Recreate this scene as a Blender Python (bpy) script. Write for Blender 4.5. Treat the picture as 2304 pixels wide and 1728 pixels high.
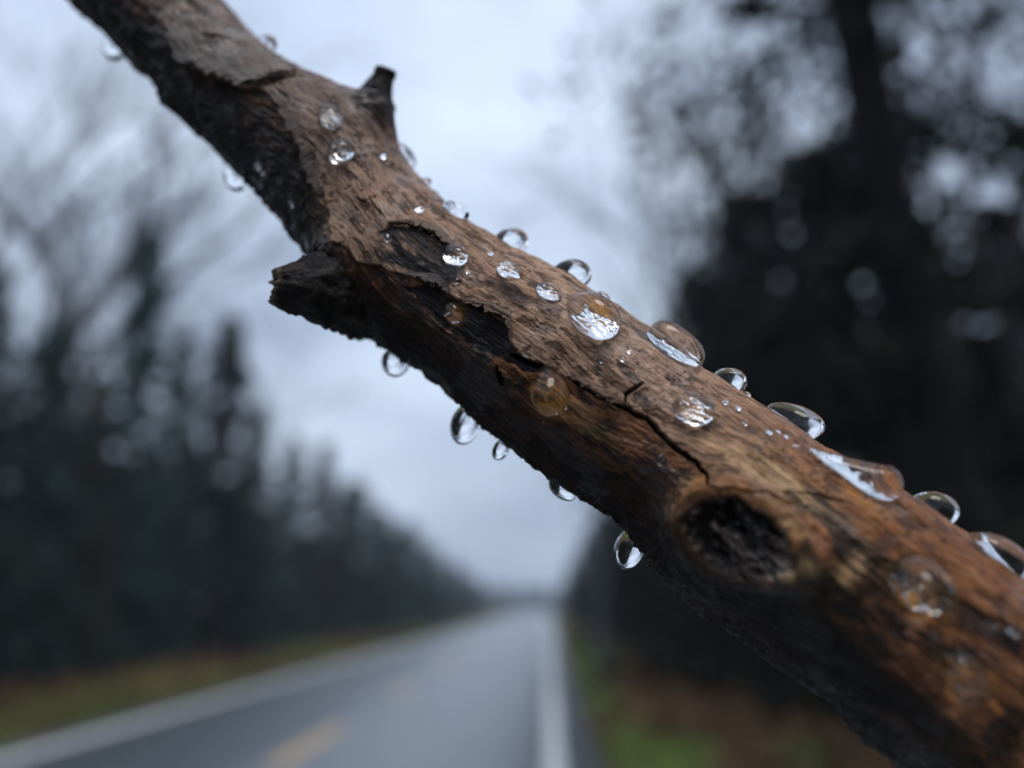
import bpy, math, random
import numpy as np
from mathutils import Vector, Matrix

# ------------------------------------------------------------------ scene, camera, world, sun
sc = bpy.context.scene
for o in list(bpy.data.objects):
    bpy.data.objects.remove(o)
COL = sc.collection

FPX = 774.0                     # focal length in pixels of the 1024 px wide frame
PITCH, YAW = math.radians(16.0), math.radians(2.6)
EYE = 1.95                      # camera height over the road; the camera is the world origin
fwd = np.array([-math.sin(YAW) * math.cos(PITCH), math.cos(YAW) * math.cos(PITCH), math.sin(PITCH)])
rgt = np.array([math.cos(YAW), math.sin(YAW), 0.0])
upv = np.cross(rgt, fwd)

cd = bpy.data.cameras.new("camera")
cam = bpy.data.objects.new("camera", cd)
COL.objects.link(cam)
cd.sensor_width = 36.0
cd.lens = FPX * 36.0 / 1024.0
cd.clip_start = 0.001
cd.clip_end = 4000.0
cam.matrix_world = Matrix([[rgt[0], upv[0], -fwd[0], 0], [rgt[1], upv[1], -fwd[1], 0], [rgt[2], upv[2], -fwd[2], 0], [0, 0, 0, 1]])
cd.dof.use_dof = True
cd.dof.focus_distance = 0.0585
cd.dof.aperture_fstop = cd.lens / 2.35
sc.camera = cam

W = bpy.data.worlds.new("World")
sc.world = W
W.use_nodes = True
nt = W.node_tree
nt.nodes.clear()
wo = nt.nodes.new('ShaderNodeOutputWorld')
bg = nt.nodes.new('ShaderNodeBackground')
sky = nt.nodes.new('ShaderNodeTexSky')
sky.sky_type = 'NISHITA'
sky.sun_disc = False
SUN_EL, SUN_AZ = math.radians(62), math.radians(150)
sky.sun_elevation = SUN_EL
sky.sun_rotation = SUN_AZ
tc = nt.nodes.new('ShaderNodeTexCoord')
mp = nt.nodes.new('ShaderNodeMapping')
mp.inputs['Scale'].default_value = (1.0, 1.0, 2.2)
nz = nt.nodes.new('ShaderNodeTexNoise')
nz.inputs['Scale'].default_value = 2.3
nz.inputs['Detail'].default_value = 5
nz.inputs['Roughness'].default_value = 0.45
cr = nt.nodes.new('ShaderNodeValToRGB')
cr.color_ramp.elements[0].position = 0.38
cr.color_ramp.elements[0].color = (4.6, 5.6, 7.4, 1)
cr.color_ramp.elements[1].position = 0.64
cr.color_ramp.elements[1].color = (8.2, 9.6, 11.8, 1)
mx = nt.nodes.new('ShaderNodeMix')
mx.data_type = 'RGBA'
mx.inputs['Factor'].default_value = 0.93         # the overcast layer hides nearly all of the blue
nt.links.new(tc.outputs['Generated'], mp.inputs['Vector'])
nt.links.new(mp.outputs['Vector'], nz.inputs['Vector'])
nt.links.new(nz.outputs['Fac'], cr.inputs['Fac'])
nt.links.new(sky.outputs['Color'], mx.inputs['A'])
nt.links.new(cr.outputs['Color'], mx.inputs['B'])
sx = nt.nodes.new('ShaderNodeSeparateXYZ')
nt.links.new(tc.outputs['Generated'], sx.inputs['Vector'])
mr = nt.nodes.new('ShaderNodeMapRange')       # an overcast sky is brighter overhead than at the horizon
mr.inputs['From Min'].default_value = 0.12; mr.inputs['From Max'].default_value = 0.60
mr.inputs['To Min'].default_value = 0.88; mr.inputs['To Max'].default_value = 1.10
nt.links.new(sx.outputs['Z'], mr.inputs['Value'])
mv = nt.nodes.new('ShaderNodeVectorMath'); mv.operation = 'SCALE'
nt.links.new(mx.outputs['Result'], mv.inputs[0]); nt.links.new(mr.outputs['Result'], mv.inputs['Scale'])
nt.links.new(mv.outputs['Vector'], bg.inputs['Color'])
bg.inputs['Strength'].default_value = 0.1
nt.links.new(bg.outputs['Background'], wo.inputs['Surface'])

sl = bpy.data.lights.new("sun", 'SUN')
sl.energy = 1.5
sl.angle = math.radians(25)
sl.color = (1.0, 0.95, 0.88)
so = bpy.data.objects.new("sun", sl)
COL.objects.link(so)
sd = Vector((math.sin(SUN_AZ) * math.cos(SUN_EL), math.cos(SUN_AZ) * math.cos(SUN_EL), math.sin(SUN_EL)))
so.rotation_euler = sd.to_track_quat('Z', 'Y').to_euler()

sc.view_settings.view_transform = 'Standard'
sc.view_settings.look = 'None'
sc.view_settings.exposure = 0.0
sc.view_settings.gamma = 1.0
sc.render.engine = 'CYCLES'
cy = sc.cycles
cy.use_denoising = True
cy.max_bounces = 14
cy.transmission_bounces = 12
cy.transparent_max_bounces = 12
cy.diffuse_bounces = 3
cy.glossy_bounces = 5
cy.volume_bounces = 1
cy.sample_clamp_indirect = 6.0
cy.blur_glossy = 0.3
cy.caustics_refractive = True
cy.caustics_reflective = False


# ------------------------------------------------------------------ helpers
def tag(o, label=None, cat=None, group=None, kind=None):
    if label: o['label'] = label
    if cat: o['category'] = cat
    if group: o['group'] = group
    if kind: o['kind'] = kind
    return o


def mesh_obj(name, verts, faces, mat, parent=None, smooth=True, loc=None, attrs=None):
    me = bpy.data.meshes.new(name)
    verts = np.asarray(verts, np.float32)
    me.vertices.add(len(verts))
    me.vertices.foreach_set('co', verts.ravel())
    if isinstance(faces, np.ndarray):
        n, k = faces.shape
        me.loops.add(n * k)
        me.loops.foreach_set('vertex_index', faces.ravel().astype(np.int32))
        me.polygons.add(n)
        me.polygons.foreach_set('loop_start', (np.arange(n) * k).astype(np.int32))
        me.polygons.foreach_set('loop_total', np.full(n, k, np.int32))
    else:
        tot = [len(f) for f in faces]
        me.loops.add(sum(tot))
        me.loops.foreach_set('vertex_index', np.array([i for f in faces for i in f], np.int32))
        me.polygons.add(len(faces))
        me.polygons.foreach_set('loop_start', np.concatenate([[0], np.cumsum(tot)[:-1]]).astype(np.int32))
        me.polygons.foreach_set('loop_total', np.array(tot, np.int32))
    if attrs:
        for k, v in attrs.items():
            v = np.asarray(v, np.float32)
            if v.ndim == 1:
                a = me.attributes.new(k, 'FLOAT', 'POINT'); a.data.foreach_set('value', v)
            elif k == 'tint':
                c4 = np.ones((len(v), 4), np.float32); c4[:, :3] = v
                a = me.attributes.new(k, 'FLOAT_COLOR', 'POINT'); a.data.foreach_set('color', c4.ravel())
            else:
                a = me.attributes.new(k, 'FLOAT_VECTOR', 'POINT'); a.data.foreach_set('vector', v.ravel())
    me.update(calc_edges=True)
    me.validate()
    if smooth:
        me.polygons.foreach_set('use_smooth', np.ones(len(me.polygons), bool))
    me.materials.append(mat)
    o = bpy.data.objects.new(name, me)
    COL.objects.link(o)
    if parent: o.parent = parent
    if loc is not None: o.location = loc
    return o


def new_mat(name):
    m = bpy.data.materials.new(name)
    m.use_nodes = True
    n = m.node_tree
    return m, n, n.nodes['Principled BSDF']


def noise_node(n, scale, detail=4, vec=None, rough=0.55):
    t = n.nodes.new('ShaderNodeTexNoise')
    t.inputs['Scale'].default_value = scale
    t.inputs['Detail'].default_value = detail
    t.inputs['Roughness'].default_value = rough
    if vec is not None: n.links.new(vec, t.inputs['Vector'])
    return t


def ramp(n, fac, stops):
    r = n.nodes.new('ShaderNodeValToRGB')
    e = r.color_ramp.elements
    e[0].position, e[0].color = stops[0][0], (*stops[0][1], 1)
    e[1].position, e[1].color = stops[-1][0], (*stops[-1][1], 1)
    for p, c in stops[1:-1]:
        k = e.new(p); k.color = (*c, 1)
    n.links.new(fac, r.inputs['Fac'])
    return r


def simple_noise_mat(name, stops, scale, rough=0.8, detail=5):
    m, n, b = new_mat(name)
    t = n.nodes.new('ShaderNodeTexCoord')
    nz = noise_node(n, scale, detail, t.outputs['Object'])
    r = ramp(n, nz.outputs['Fac'], stops)
    n.links.new(r.outputs['Color'], b.inputs['Base Color'])
    b.inputs['Roughness'].default_value = rough
    return m


# ------------------------------------------------------------------ ground, road, markings
def ground_mat():
    m, n, b = new_mat("verge_soil_and_moss")
    t = n.nodes.new('ShaderNodeTexCoord')
    a = noise_node(n, 0.55, 4, t.outputs['Object'])
    c = noise_node(n, 2.3, 4, t.outputs['Object'])
    r1 = ramp(n, a.outputs['Fac'], [(0.36, (0.035, 0.024, 0.015)), (0.45, (0.115, 0.060, 0.030)), (0.53, (0.085, 0.085, 0.026)), (0.64, (0.080, 0.130, 0.032))])
    r2 = ramp(n, c.outputs['Fac'], [(0.3, (0.45, 0.45, 0.45)), (0.7, (1.35, 1.3, 1.2))])
    k = n.nodes.new('ShaderNodeMix'); k.data_type = 'RGBA'; k.blend_type = 'MULTIPLY'; k.inputs['Factor'].default_value = 1
    n.links.new(r1.outputs['Color'], k.inputs['A']); n.links.new(r2.outputs['Color'], k.inputs['B'])
    n.links.new(k.outputs['Result'], b.inputs['Base Color'])
    b.inputs['Roughness'].default_value = 0.95
    b.inputs['Specular IOR Level'].default_value = 0.1
    return m


def asphalt_mat():
    m, n, b = new_mat("wet_asphalt")
    t = n.nodes.new('ShaderNodeTexCoord')
    mpn = n.nodes.new('ShaderNodeMapping'); mpn.inputs['Scale'].default_value = (1.6, 0.06, 1)
    n.links.new(t.outputs['Object'], mpn.inputs['Vector'])
    tr = noise_node(n, 1.0, 3, mpn.outputs['Vector'])
    g = noise_node(n, 60, 3, t.outputs['Object'])
    r = ramp(n, tr.outputs['Fac'], [(0.38, (0.050, 0.062, 0.074)), (0.62, (0.098, 0.114, 0.132))])
    n.links.new(r.outputs['Color'], b.inputs['Base Color'])
    rr = ramp(n, tr.outputs['Fac'], [(0.35, (0.42, 0.42, 0.42)), (0.65, (0.56, 0.56, 0.56))])
    n.links.new(rr.outputs['Color'], b.inputs['Roughness'])
    bp = n.nodes.new('ShaderNodeBump'); bp.inputs['Strength'].default_value = 0.35; bp.inputs['Distance'].default_value = 0.01
    n.links.new(g.outputs['Fac'], bp.inputs['Height']); n.links.new(bp.outputs['Normal'], b.inputs['Normal'])
    b.inputs['Specular IOR Level'].default_value = 0.6
    b.inputs['Coat Weight'].default_value = 1.0
    b.inputs['Coat Roughness'].default_value = 0.40
    return m


def paint_mat(name, c):
    return simple_noise_mat(name, [(0.35, tuple(v * 0.72 for v in c)), (0.6, c)], 7.0, 0.5)


GZ = -EYE - 0.06
def strip(name, x0, x1, y0, y1, z, mat, **k):
    xs = np.linspace(x0, x1, 3); ys = np.linspace(y0, y1, 40)
    v = [(x, y, z) for y in ys for x in xs]
    f = [(j * 3 + i, j * 3 + i + 1, j * 3 + i + 4, j * 3 + i + 3) for j in range(39) for i in range(2)]
    o = mesh_obj(name, v, f, mat, smooth=False)
    return tag(o, **k)


MG = ground_mat()
MA = asphalt_mat()
# ground sheet with gentle unevenness off the road
gx = np.concatenate([np.linspace(-1500, -60, 10), np.linspace(-50, -9, 42), [-7.9], np.linspace(-7, 0.4, 6), [0.75], np.linspace(2, 40, 60), np.linspace(60, 1500, 10)])
gy = np.concatenate([np.linspace(-1500, -60, 8), np.linspace(-50, 80, 140), np.linspace(90, 400, 20), np.linspace(500, 2500, 8)])
rng = np.random.default_rng(4)
GX, GY = np.meshgrid(gx, gy)
off = np.clip(np.maximum(-7.9 - GX, GX - 0.75), 0, None)
hh = np.minimum(off, 4.0) * 0.02 + np.minimum(off, 3) / 3 * (0.10 * np.sin(GX * 1.3 + GY * 0.7) + 0.08 * np.sin(GY * 1.9 - GX * 0.6) + rng.normal(0, 0.03, GX.shape))
gv = np.stack([GX, GY, GZ + hh], -1).reshape(-1, 3)
nx = len(gx)
gi = np.arange(len(gy) - 1)[:, None] * nx + np.arange(nx - 1)[None, :]
gf = np.stack([gi, gi + 1, gi + nx + 1, gi + nx], -1).reshape(-1, 4)
tag(mesh_obj("ground", gv, gf, MG), kind='structure')
# road slab: 6 cm above the verge, with a real edge
rv = [(-7.85, -200, -EYE), (0.62, -200, -EYE), (0.62, 900, -EYE), (-7.85, 900, -EYE), (-7.95, -200, -EYE - .1), (0.72, -200, -EYE - .1), (0.72, 900, -EYE - .1), (-7.95, 900, -EYE - .1)]
tag(mesh_obj("road", rv, [(0, 1, 2, 3), (1, 5, 6, 2), (4, 0, 3, 7)], MA, smooth=False), kind='structure')
MWH = paint_mat("white_road_paint", (0.74, 0.75, 0.75))
MYE = paint_mat("worn_yellow_road_paint", (0.70, 0.44, 0.17))
strip("edge_line_right", -0.06, 0.16, -60, 600, -EYE + .004, MWH, kind='structure')
strip("edge_line_left", -7.30, -7.02, -60, 600, -EYE + .004, MWH, kind='structure')
for i, (a, b_) in enumerate([(10.6, 14.0), (18.6, 21.0), (27, 30), (37, 41), (52, 56)]):
    strip("centre_line_dash", -3.60, -3.42, a, b_, -EYE + .004, MYE, kind='structure')


def at(px, py, depth):
    """point at camera depth `depth` metres behind pixel px,py of the 1024 x 768 frame"""
    return depth * (fwd + rgt * (px - 512) / FPX + upv * (384 - py) / FPX)


# grass and dead bracken on the verges
def tufts(name, label, mat_stops, seed, boxes, size, zmax):
    r = np.random.default_rng(seed)
    c = []
    for (x0, x1, y0, y1, n) in boxes:
        k = max(6, n // 45)
        cx = r.uniform(x0, x1, k); cyy = r.uniform(y0, y1, k)
        w = r.integers(0, k, n)
        c.append(np.stack([cx[w] + r.normal(0, .16, n), cyy[w] + r.normal(0, .3, n), GZ + .04 + r.uniform(0, 1, n) ** 1.5 * zmax], 1))
    c = np.concatenate(c)
    c = c[(c[:, 0] > .85) | (c[:, 0] < -8.1)]
    n = len(c)
    a = r.normal(size=(n, 3)) * np.array([.5, .5, .3]); a[:, 2] += .8; a /= np.linalg.norm(a, axis=1)[:, None]
    b = np.cross(a, r.normal(size=(n, 3))); b /= np.linalg.norm(b, axis=1)[:, None]
    sz = size * r.uniform(.5, 1.3, (n, 1)); w = sz * .22
    v = np.stack([c - a * sz, c - b * w, c + a * sz, c + b * w], 1).reshape(-1, 3)
    m = simple_noise_mat(name + "_blades", mat_stops, 1.3, 0.8)
    m.node_tree.nodes['Principled BSDF'].inputs['Specular IOR Level'].default_value = 0.2
    tag(mesh_obj(name, v, np.arange(4 * n).reshape(-1, 4), m, smooth=False), label, 'ground cover', kind='stuff')


tufts("grass", 'green grass growing on the right verge beside the white line', [(.35, (.13, .18, .050)), (.65, (.28, .36, .090))], 5,
      [(.9, 2.3, 5, 12, 5200), (2.0, 3.6, 6, 12, 2600), (.9, 2.0, 12, 45, 2600)], .11, .16)
tufts("grass", 'dull olive grass along the far left edge of the road', [(.35, (.085, .085, .026)), (.65, (.15, .15, .045))], 7,
      [(-10.5, -8.1, 9, 20, 4200), (-10, -8.1, 20, 60, 2200)], .11, .16)
tufts("dead_bracken", 'brown dead bracken lying under the trees beside the road', [(.35, (.13, .070, .038)), (.65, (.30, .165, .085))], 6,
      [(1.9, 4.2, 6, 20, 4600), (2.4, 5.5, 4.5, 9, 2600), (1.4, 2.8, 12, 26, 2000), (-12.5, -10.8, 14, 30, 700)], .15, .30)


# ------------------------------------------------------------------ trees
def foliage_mat(name, a, b_):
    m = simple_noise_mat(name, [(0.35, a), (0.65, b_)], 1.7, 0.9)
    m.node_tree.nodes['Principled BSDF'].inputs['Specular IOR Level'].default_value = 0.08
    return m


MF_BROWN = foliage_mat("brown_needles", (0.022, 0.020, 0.016), (0.055, 0.046, 0.036))
MF = [foliage_mat("spruce_needles", (0.010, 0.017, 0.015), (0.024, 0.034, 0.026)),
      foliage_mat("cedar_needles", (0.010, 0.013, 0.009), (0.024, 0.027, 0.017)),
      foliage_mat("blue_spruce_needles", (0.018, 0.042, 0.038), (0.042, 0.085, 0.072)),
      foliage_mat("twig_mass", (0.035, 0.033, 0.036), (0.062, 0.058, 0.060))]
MT = simple_noise_mat("tree_bark", [(0.35, (0.020, 0.017, 0.017)), (0.65, (0.055, 0.048, 0.045))], 6.0, 0.8)
MTD = simple_noise_mat("dark_wet_tree_bark", [(0.35, (0.008, 0.007, 0.008)), (0.65, (0.022, 0.020, 0.021))], 6.0, 0.9)
MTD.node_tree.nodes['Principled BSDF'].inputs['Specular IOR Level'].default_value = 0.12
MTG = simple_noise_mat("grey_tree_bark", [(0.35, (0.06, 0.065, 0.07)), (0.65, (0.13, 0.14, 0.15))], 5.0, 0.8)


def tube(pts, rad, seg=8):
    """verts, faces of a tapered tube through pts"""
    pts = np.asarray(pts, float); n = len(pts)
    t = np.gradient(pts, axis=0); t /= np.linalg.norm(t, axis=1)[:, None] + 1e-12
    ref = np.where(np.abs(t[:, [2]]) > 0.9, np.array([[1., 0, 0]]), np.array([[0, 0, 1.]]))
    a = np.cross(t, ref); a /= np.linalg.norm(a, axis=1)[:, None]
    b = np.cross(t, a)
    th = np.linspace(0, 2 * math.pi, seg, endpoint=False)
    v = pts[:, None, :] + np.asarray(rad)[:, None, None] * (np.cos(th)[None, :, None] * a[:, None, :] + np.sin(th)[None, :, None] * b[:, None, :])
    v = v.reshape(-1, 3)
    i = np.arange(n - 1)[:, None] * seg; j = np.arange(seg)[None, :]; j2 = (j + 1) % seg
    f = np.stack([i + j, i + j2, i + seg + j2, i + seg + j], -1).reshape(-1, 4)
    return v, f


def join(parts):
    V, Fc, k = [], [], 0
    for v, f in parts:
        V.append(v); Fc.append(f + k); k += len(v)
    return np.concatenate(V), np.concatenate(Fc)


def leaf_quads(c, size, r, flat=0.5):
    """small randomly turned leaf-clump quads centred on c (n,3)"""
    n = len(c)
    a = r.normal(size=(n, 3)); a[:, 2] *= flat; a /= np.linalg.norm(a, axis=1)[:, None]
    b = r.normal(size=(n, 3)); b -= a * (a * b).sum(1)[:, None]; b /= np.linalg.norm(b, axis=1)[:, None]
    s = size * r.uniform(0.5, 1.4, (n, 1)); w = s * r.uniform(0.3, 0.6, (n, 1))
    v = np.stack([c - a * s, c - b * w, c + a * s, c + b * w], 1).reshape(-1, 3)
    return v, np.arange(4 * n).reshape(-1, 4)


def conifer_meshes(seed, h, rad, base=0.06, whorl=0.34, per=7, nleaf=15, size=0.2, droop=0.35, power=0.8):
    r = np.random.default_rng(seed)
    zz = np.linspace(0, h, 14)
    tp = np.stack([0.06 * np.sin(zz * 0.9 + seed), 0.06 * np.cos(zz * 0.7), zz], 1); tp[0, :2] = 0
    parts = [tube(tp, h * 0.016 * (1 - zz / h) ** 0.8 + 0.015, 10)]
    leaves = []
    z = base * h
    while z < h * 0.985:
        f = 1 - z / h
        L0 = rad * f ** power * (1 if z > 0.15 * h else 0.85)
        k0 = r.uniform(0, 6.28)
        for k in range(per):
            if r.random() < 0.12: continue
            az = k0 + k * 2 * math.pi / per + r.normal(0, 0.2)
            L = L0 * r.uniform(0.6, 1.2) + 0.12
            s = np.linspace(0, 1, 6)
            d = np.array([math.cos(az), math.sin(az)])
            p = np.stack([d[0] * L * s, d[1] * L * s, z + L * (0.12 * s - droop * s * s) + 0 * s], 1)
            if L > 0.5: parts.append(tube(p, 0.022 * (1 - 0.8 * s) * (0.4 + f), 4))
            m = max(3, int(nleaf * (0.3 + L / rad)))
            q = r.uniform(0.12, 1.05, m)
            c = np.stack([d[0] * L * q, d[1] * L * q, z + L * (0.12 * q - droop * q * q)], 1)
            c += r.normal(0, 1, (m, 3)) * np.array([0.09, 0.09, 0.05]) * (0.5 + L * 0.7)
            leaves.append(c)
        z += whorl * r.uniform(0.7, 1.3) * (0.6 + 0.5 * f)
    lv = leaf_quads(np.concatenate(leaves), size, r)
    return join(parts), lv


def bare_meshes(seed, h, spread, levels=5, r0=0.12, lean=0.0):
    r = np.random.default_rng(seed)
    parts, tips = [], []
    def grow(p, d, L, rd, lv):
        n = 5
        pts = [p]
        for i in range(n):
            d = d + r.normal(0, 0.10, 3); d /= np.linalg.norm(d)
            pts.append(pts[-1] + d * L / n)
        parts.append(tube(pts, np.linspace(rd, rd * 0.6, n + 1), 5 if lv < 3 else 3))
        if lv >= levels:
            tips.append(pts[-1]); return
        for k in range(3 if lv else 5):
            q = pts[r.integers(2, n + 1)] if k else pts[-1]
            nd = d + r.normal(0, spread, 3); nd[2] += 0.12; nd /= np.linalg.norm(nd)
            grow(q, nd, L * r.uniform(0.55, 0.8), rd * 0.55, lv + 1)
    grow(np.zeros(3), np.array([lean, 0, 1.0]) / math.hypot(lean, 1), h * 0.42, r0, 0)
    return join(parts), np.array(tips)


PROTO = {}
def proto(key, maker):
    if key not in PROTO: PROTO[key] = maker()
    return PROTO[key]


_tree_cache = {}
def place_tree(name, key, loc, scale, rot, lean, crown_mat, trunk_mat, label, cat, group, lean_y=0.0):
    """first of a kind is built, later ones copy it and each of its parts"""
    ck = (key, crown_mat.name, trunk_mat.name)
    if ck not in _tree_cache:
        (tv, tf), (lv, lf) = PROTO[key]
        root = bpy.data.objects.new(name, None)
        COL.objects.link(root)
        root.empty_display_size = 0.5
        tr = mesh_obj("trunk", tv, tf, trunk_mat, root)
        crn = mesh_obj("crown", lv, lf, crown_mat, root, smooth=False)
        _tree_cache[ck] = root
    else:
        src = _tree_cache[ck]
        root = src.copy(); COL.objects.link(root); root.name = name
        for ch in list(src.children):
            c = ch.copy(); COL.objects.link(c); c.parent = root
    root.location = loc
    root.scale = (scale[0], scale[0], scale[1])
    root.rotation_euler = (lean_y, lean, rot)
    for k in ('label', 'category', 'group'):
        if k in root: del root[k]
    return tag(root, label, cat, group)


PROTO['spruce_a'] = conifer_meshes(1, 10, 2.3)
PROTO['spruce_b'] = conifer_meshes(2, 10, 2.9, per=8, power=0.65, droop=0.5)
PROTO['spruce_c'] = conifer_meshes(3, 10, 1.7, whorl=0.4)


def on_ground(px, Y):
    """ground point straight below the line of sight through column px at distance Y down the road"""
    # horizontal column: direction whose image x is px at the horizon
    x = (px - 547.0) / FPX * Y * 1.035
    return np.array([x, Y, GZ])


def height_for(px, top, Y):
    """height of a tree standing at distance Y whose tip shows at image row `top`"""
    x = (px - 547.0) / FPX * Y * 1.035
    lo, hi = 0.2, 60.0
    for _ in range(40):
        m = (lo + hi) / 2
        p = np.array([x, Y, GZ + m])
        c = p @ fwd
        y = 384 - FPX * (p @ upv) / c
        if y > top: lo = m
        else: hi = m
    return (lo + hi) / 2


LG = 'conifers along the left side of the road'
RG = 'conifers along the right side of the road'
left = [  # px of trunk at horizon level, tip row, distance, kind, width, label
    (-60, 250, 15, 'spruce_b', 1.25, 'dark conifer cut by the left edge of the photo, nearest of the left row'),
    (28, 318, 19, 'spruce_a', 1.3, 'dark conifer left of the tall narrow spire, below the bare twigs'),
    (126, 226, 24, 'spruce_c', 1.05, 'tall narrow conifer spire standing highest on the left of the road'),
    (84, 372, 21, 'spruce_b', 0.95, 'low broad conifer tucked in front of the tall narrow spire'),
    (172, 322, 27, 'spruce_a', 0.9, 'conifer just right of the tall narrow spire'),
    (222, 312, 30, 'spruce_b', 1.05, 'broad dark conifer second right of the tall narrow spire'),
    (262, 398, 34, 'spruce_a', 1.05, 'shorter conifer midway along the left row'),
    (296, 432, 39, 'spruce_b', 0.95, 'conifer in the dip of the left row before the pointed one'),
    (331, 440, 45, 'spruce_c', 1.5, 'pointed conifer standing clear near the middle of the left row'),
    (360, 478, 52, 'spruce_b', 1.1, 'conifer right of the pointed one in the left row'),
    (389, 508, 60, 'spruce_a', 1.25, 'dark conifer before the stepped end of the left row'),
    (414, 521, 70, 'spruce_b', 1.2, 'brownish conifer at the stepped end of the left row'),
    (438, 545, 84, 'spruce_a', 1.4, 'small distant conifer third from the road gap on the left'),
    (459, 560, 104, 'spruce_b', 1.3, 'small distant conifer second from the road gap on the left'),
    (477, 575, 130, 'spruce_b', 1.3, 'smallest conifer of the left row, right beside the misty road gap'),
]
random.seed(7)
for _i, (px, top, Y, k, wd, lab) in enumerate(left):
    p = on_ground(px, Y); h = height_for(px, top, Y)
    place_tree('conifer', k, p, (h / 10 * wd * (.76 if Y < 50 else 1.45), h / 10), random.uniform(0, 6.28), random.uniform(-.01, .02), [MF[0], MF[2], MF[2], MF_BROWN, MF[2]][_i % 5], MT, lab, 'conifer', LG)
# second rank deeper in the wood on the left, shown only between the front ones
for i, (px, top, Y) in enumerate([(-20, 350, 24), (60, 360, 28), (110, 400, 33), (150, 392, 36), (196, 400, 40), (240, 430, 44), (275, 470, 50), (318, 500, 58), (352, 520, 66), (382, 540, 80), (412, 556, 95), (440, 572, 120)]):
    p = on_ground(px, Y); h = height_for(px, top, Y)
    h *= .78
    place_tree('conifer', 'spruce_b', p, (h / 10 * 1.5, h / 10), random.uniform(0, 6.28), 0, MF[0], MT,
               'dim conifer deeper in the wood behind the front row on the left of the road', 'conifer', 'conifers deeper in the left wood')
right = [
    (568, 562, 120, 'spruce_b', 1.0, 'smallest conifer on the right side, closing the misty road gap'),
    (582, 535, 85, 'spruce_a', 1.5, 'second conifer right of the misty road gap'),
    (600, 508, 62, 'spruce_b', 1.3, 'conifer with its tip just under the branch beside the road gap'),
    (628, 455, 46, 'spruce_a', 1.5, 'conifer hidden behind the branch above the right verge'),
    (662, 335, 34, 'spruce_b', 1.2, 'dense dark conifer below the hanging drops on the right of the road'),
    (702, 262, 25, 'spruce_b', 1.0, 'conifer whose tip meets the branch by the largest drops'),
    (752, 188, 18, 'spruce_a', 1.35, 'ragged conifer left of the big leaning trunk, tip against the sky'),
    (818, 150, 15, 'spruce_b', 1.1, 'dense dark conifer right behind the big leaning trunk'),
    (925, 205, 15, 'spruce_b', 1.2, 'dark conifer under the leafy gaps right of the big trunk'),
    (1012, 200, 13, 'spruce_b', 1.25, 'dark conifer cut by the right edge of the photo'),
]
for px, top, Y, k, wd, lab in right:
    p = on_ground(px, Y); h = height_for(px, top, Y)
    place_tree('conifer', k, p, (h / 10 * wd, h / 10), random.uniform(0, 6.28), 0, MF[1], MT, lab, 'conifer', RG)
for px, top, Y in [(590, 560, 100), (640, 480, 60), (700, 400, 40), (770, 340, 30), (850, 330, 26), (960, 330, 24), (1060, 330, 20)]:
    p = on_ground(px, Y); h = height_for(px, top, Y)
    place_tree('conifer', 'spruce_b', p, (h / 10 * 1.6, h / 10), random.uniform(0, 6.28), 0, MF[1], MT,
               'dim conifer deeper in the wood behind the front row on the right of the road', 'conifer', 'conifers deeper in the right wood')
# far wood closing the road gap
rr = np.random.default_rng(11)
c = []
for i in range(170):
    x = rr.uniform(-75, 70); y = rr.uniform(380, 420); hh_ = rr.uniform(8, 13)
    q = rr.uniform(0, 1, 90)
    w = 2.6 * (1 - q) ** 0.8 + 0.2
    c.append(np.stack([x + rr.normal(0, .5, 90) * w, y + rr.normal(0, .5, 90) * w, GZ + q * hh_], 1))
v, f = leaf_quads(np.concatenate(c), 1.1, rr)
tag(mesh_obj("far_wood", v, f, MF[0], smooth=False), 'far misty wood that closes the end of the road', 'wood', kind='stuff')

# the big leaning tree on the right and bare trees
def big_tree():
    """tall hemlock near the camera: leaning trunk, long ragged boughs with open gaps"""
    r = np.random.default_rng(21)
    base = on_ground(955, 8.6)
    pts = [base] + [at(x, y, 9.2) for x, y in ((932, 420), (910, 330), (893, 235), (880, 165), (868, 90), (850, 0), (832, -70), (808, -170), (780, -320))]
    pts = np.array(pts) - base
    rad = np.array([.42, .38, .35, .325, .305, .29, .28, .26, .24, .2])
    root = bpy.data.objects.new("hemlock_tree", None); COL.objects.link(root); root.location = base
    tv, tf = tube(pts, rad, 20)
    mesh_obj("trunk", tv, tf, MTD, root)
    lv = []
    hmax = pts[-1][2]
    zz = np.interp
    def along(z): return np.array([np.interp(z, pts[:, 2], pts[:, 0]), np.interp(z, pts[:, 2], pts[:, 1]), z])
    limbs = []
    for i in range(58):
        z = 2.0 + (hmax - 2.0) * r.uniform(0, 1) ** 1.35
        p0 = along(z)
        az = r.uniform(0, 6.28)
        L = r.uniform(1.2, 3.0) * (1.0 if z < 5 else .85)
        q = np.linspace(0, 1, 7)
        d = np.array([math.cos(az), math.sin(az)])
        bend = r.uniform(.15, .5)
        pp = np.stack([p0[0] + d[0] * L * q, p0[1] + d[1] * L * q, p0[2] + L * (.15 * q - bend * q * q)], 1)
        limbs.append((pp, L))
        v, f = tube(pp, .045 * (1 - .8 * q), 5)
        mesh_obj("bough", v, f, MT, root)
        for k in range(int(2 + L * 2.4)):
            t = r.uniform(.25, 1.0)
            c0 = np.array([np.interp(t, q, pp[:, m]) for m in range(3)])
            n = int(r.uniform(10, 26))
            lv.append(c0 + r.normal(0, 1, (n, 3)) * np.array([.22, .22, .10]))
    v, f = leaf_quads(np.concatenate(lv), .13, r)
    mesh_obj("foliage", v, f, MF[1], root, smooth=False)
    tag(root, 'big dark leaning tree trunk with ragged foliage towering at the upper right', 'tree')
    return root


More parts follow.
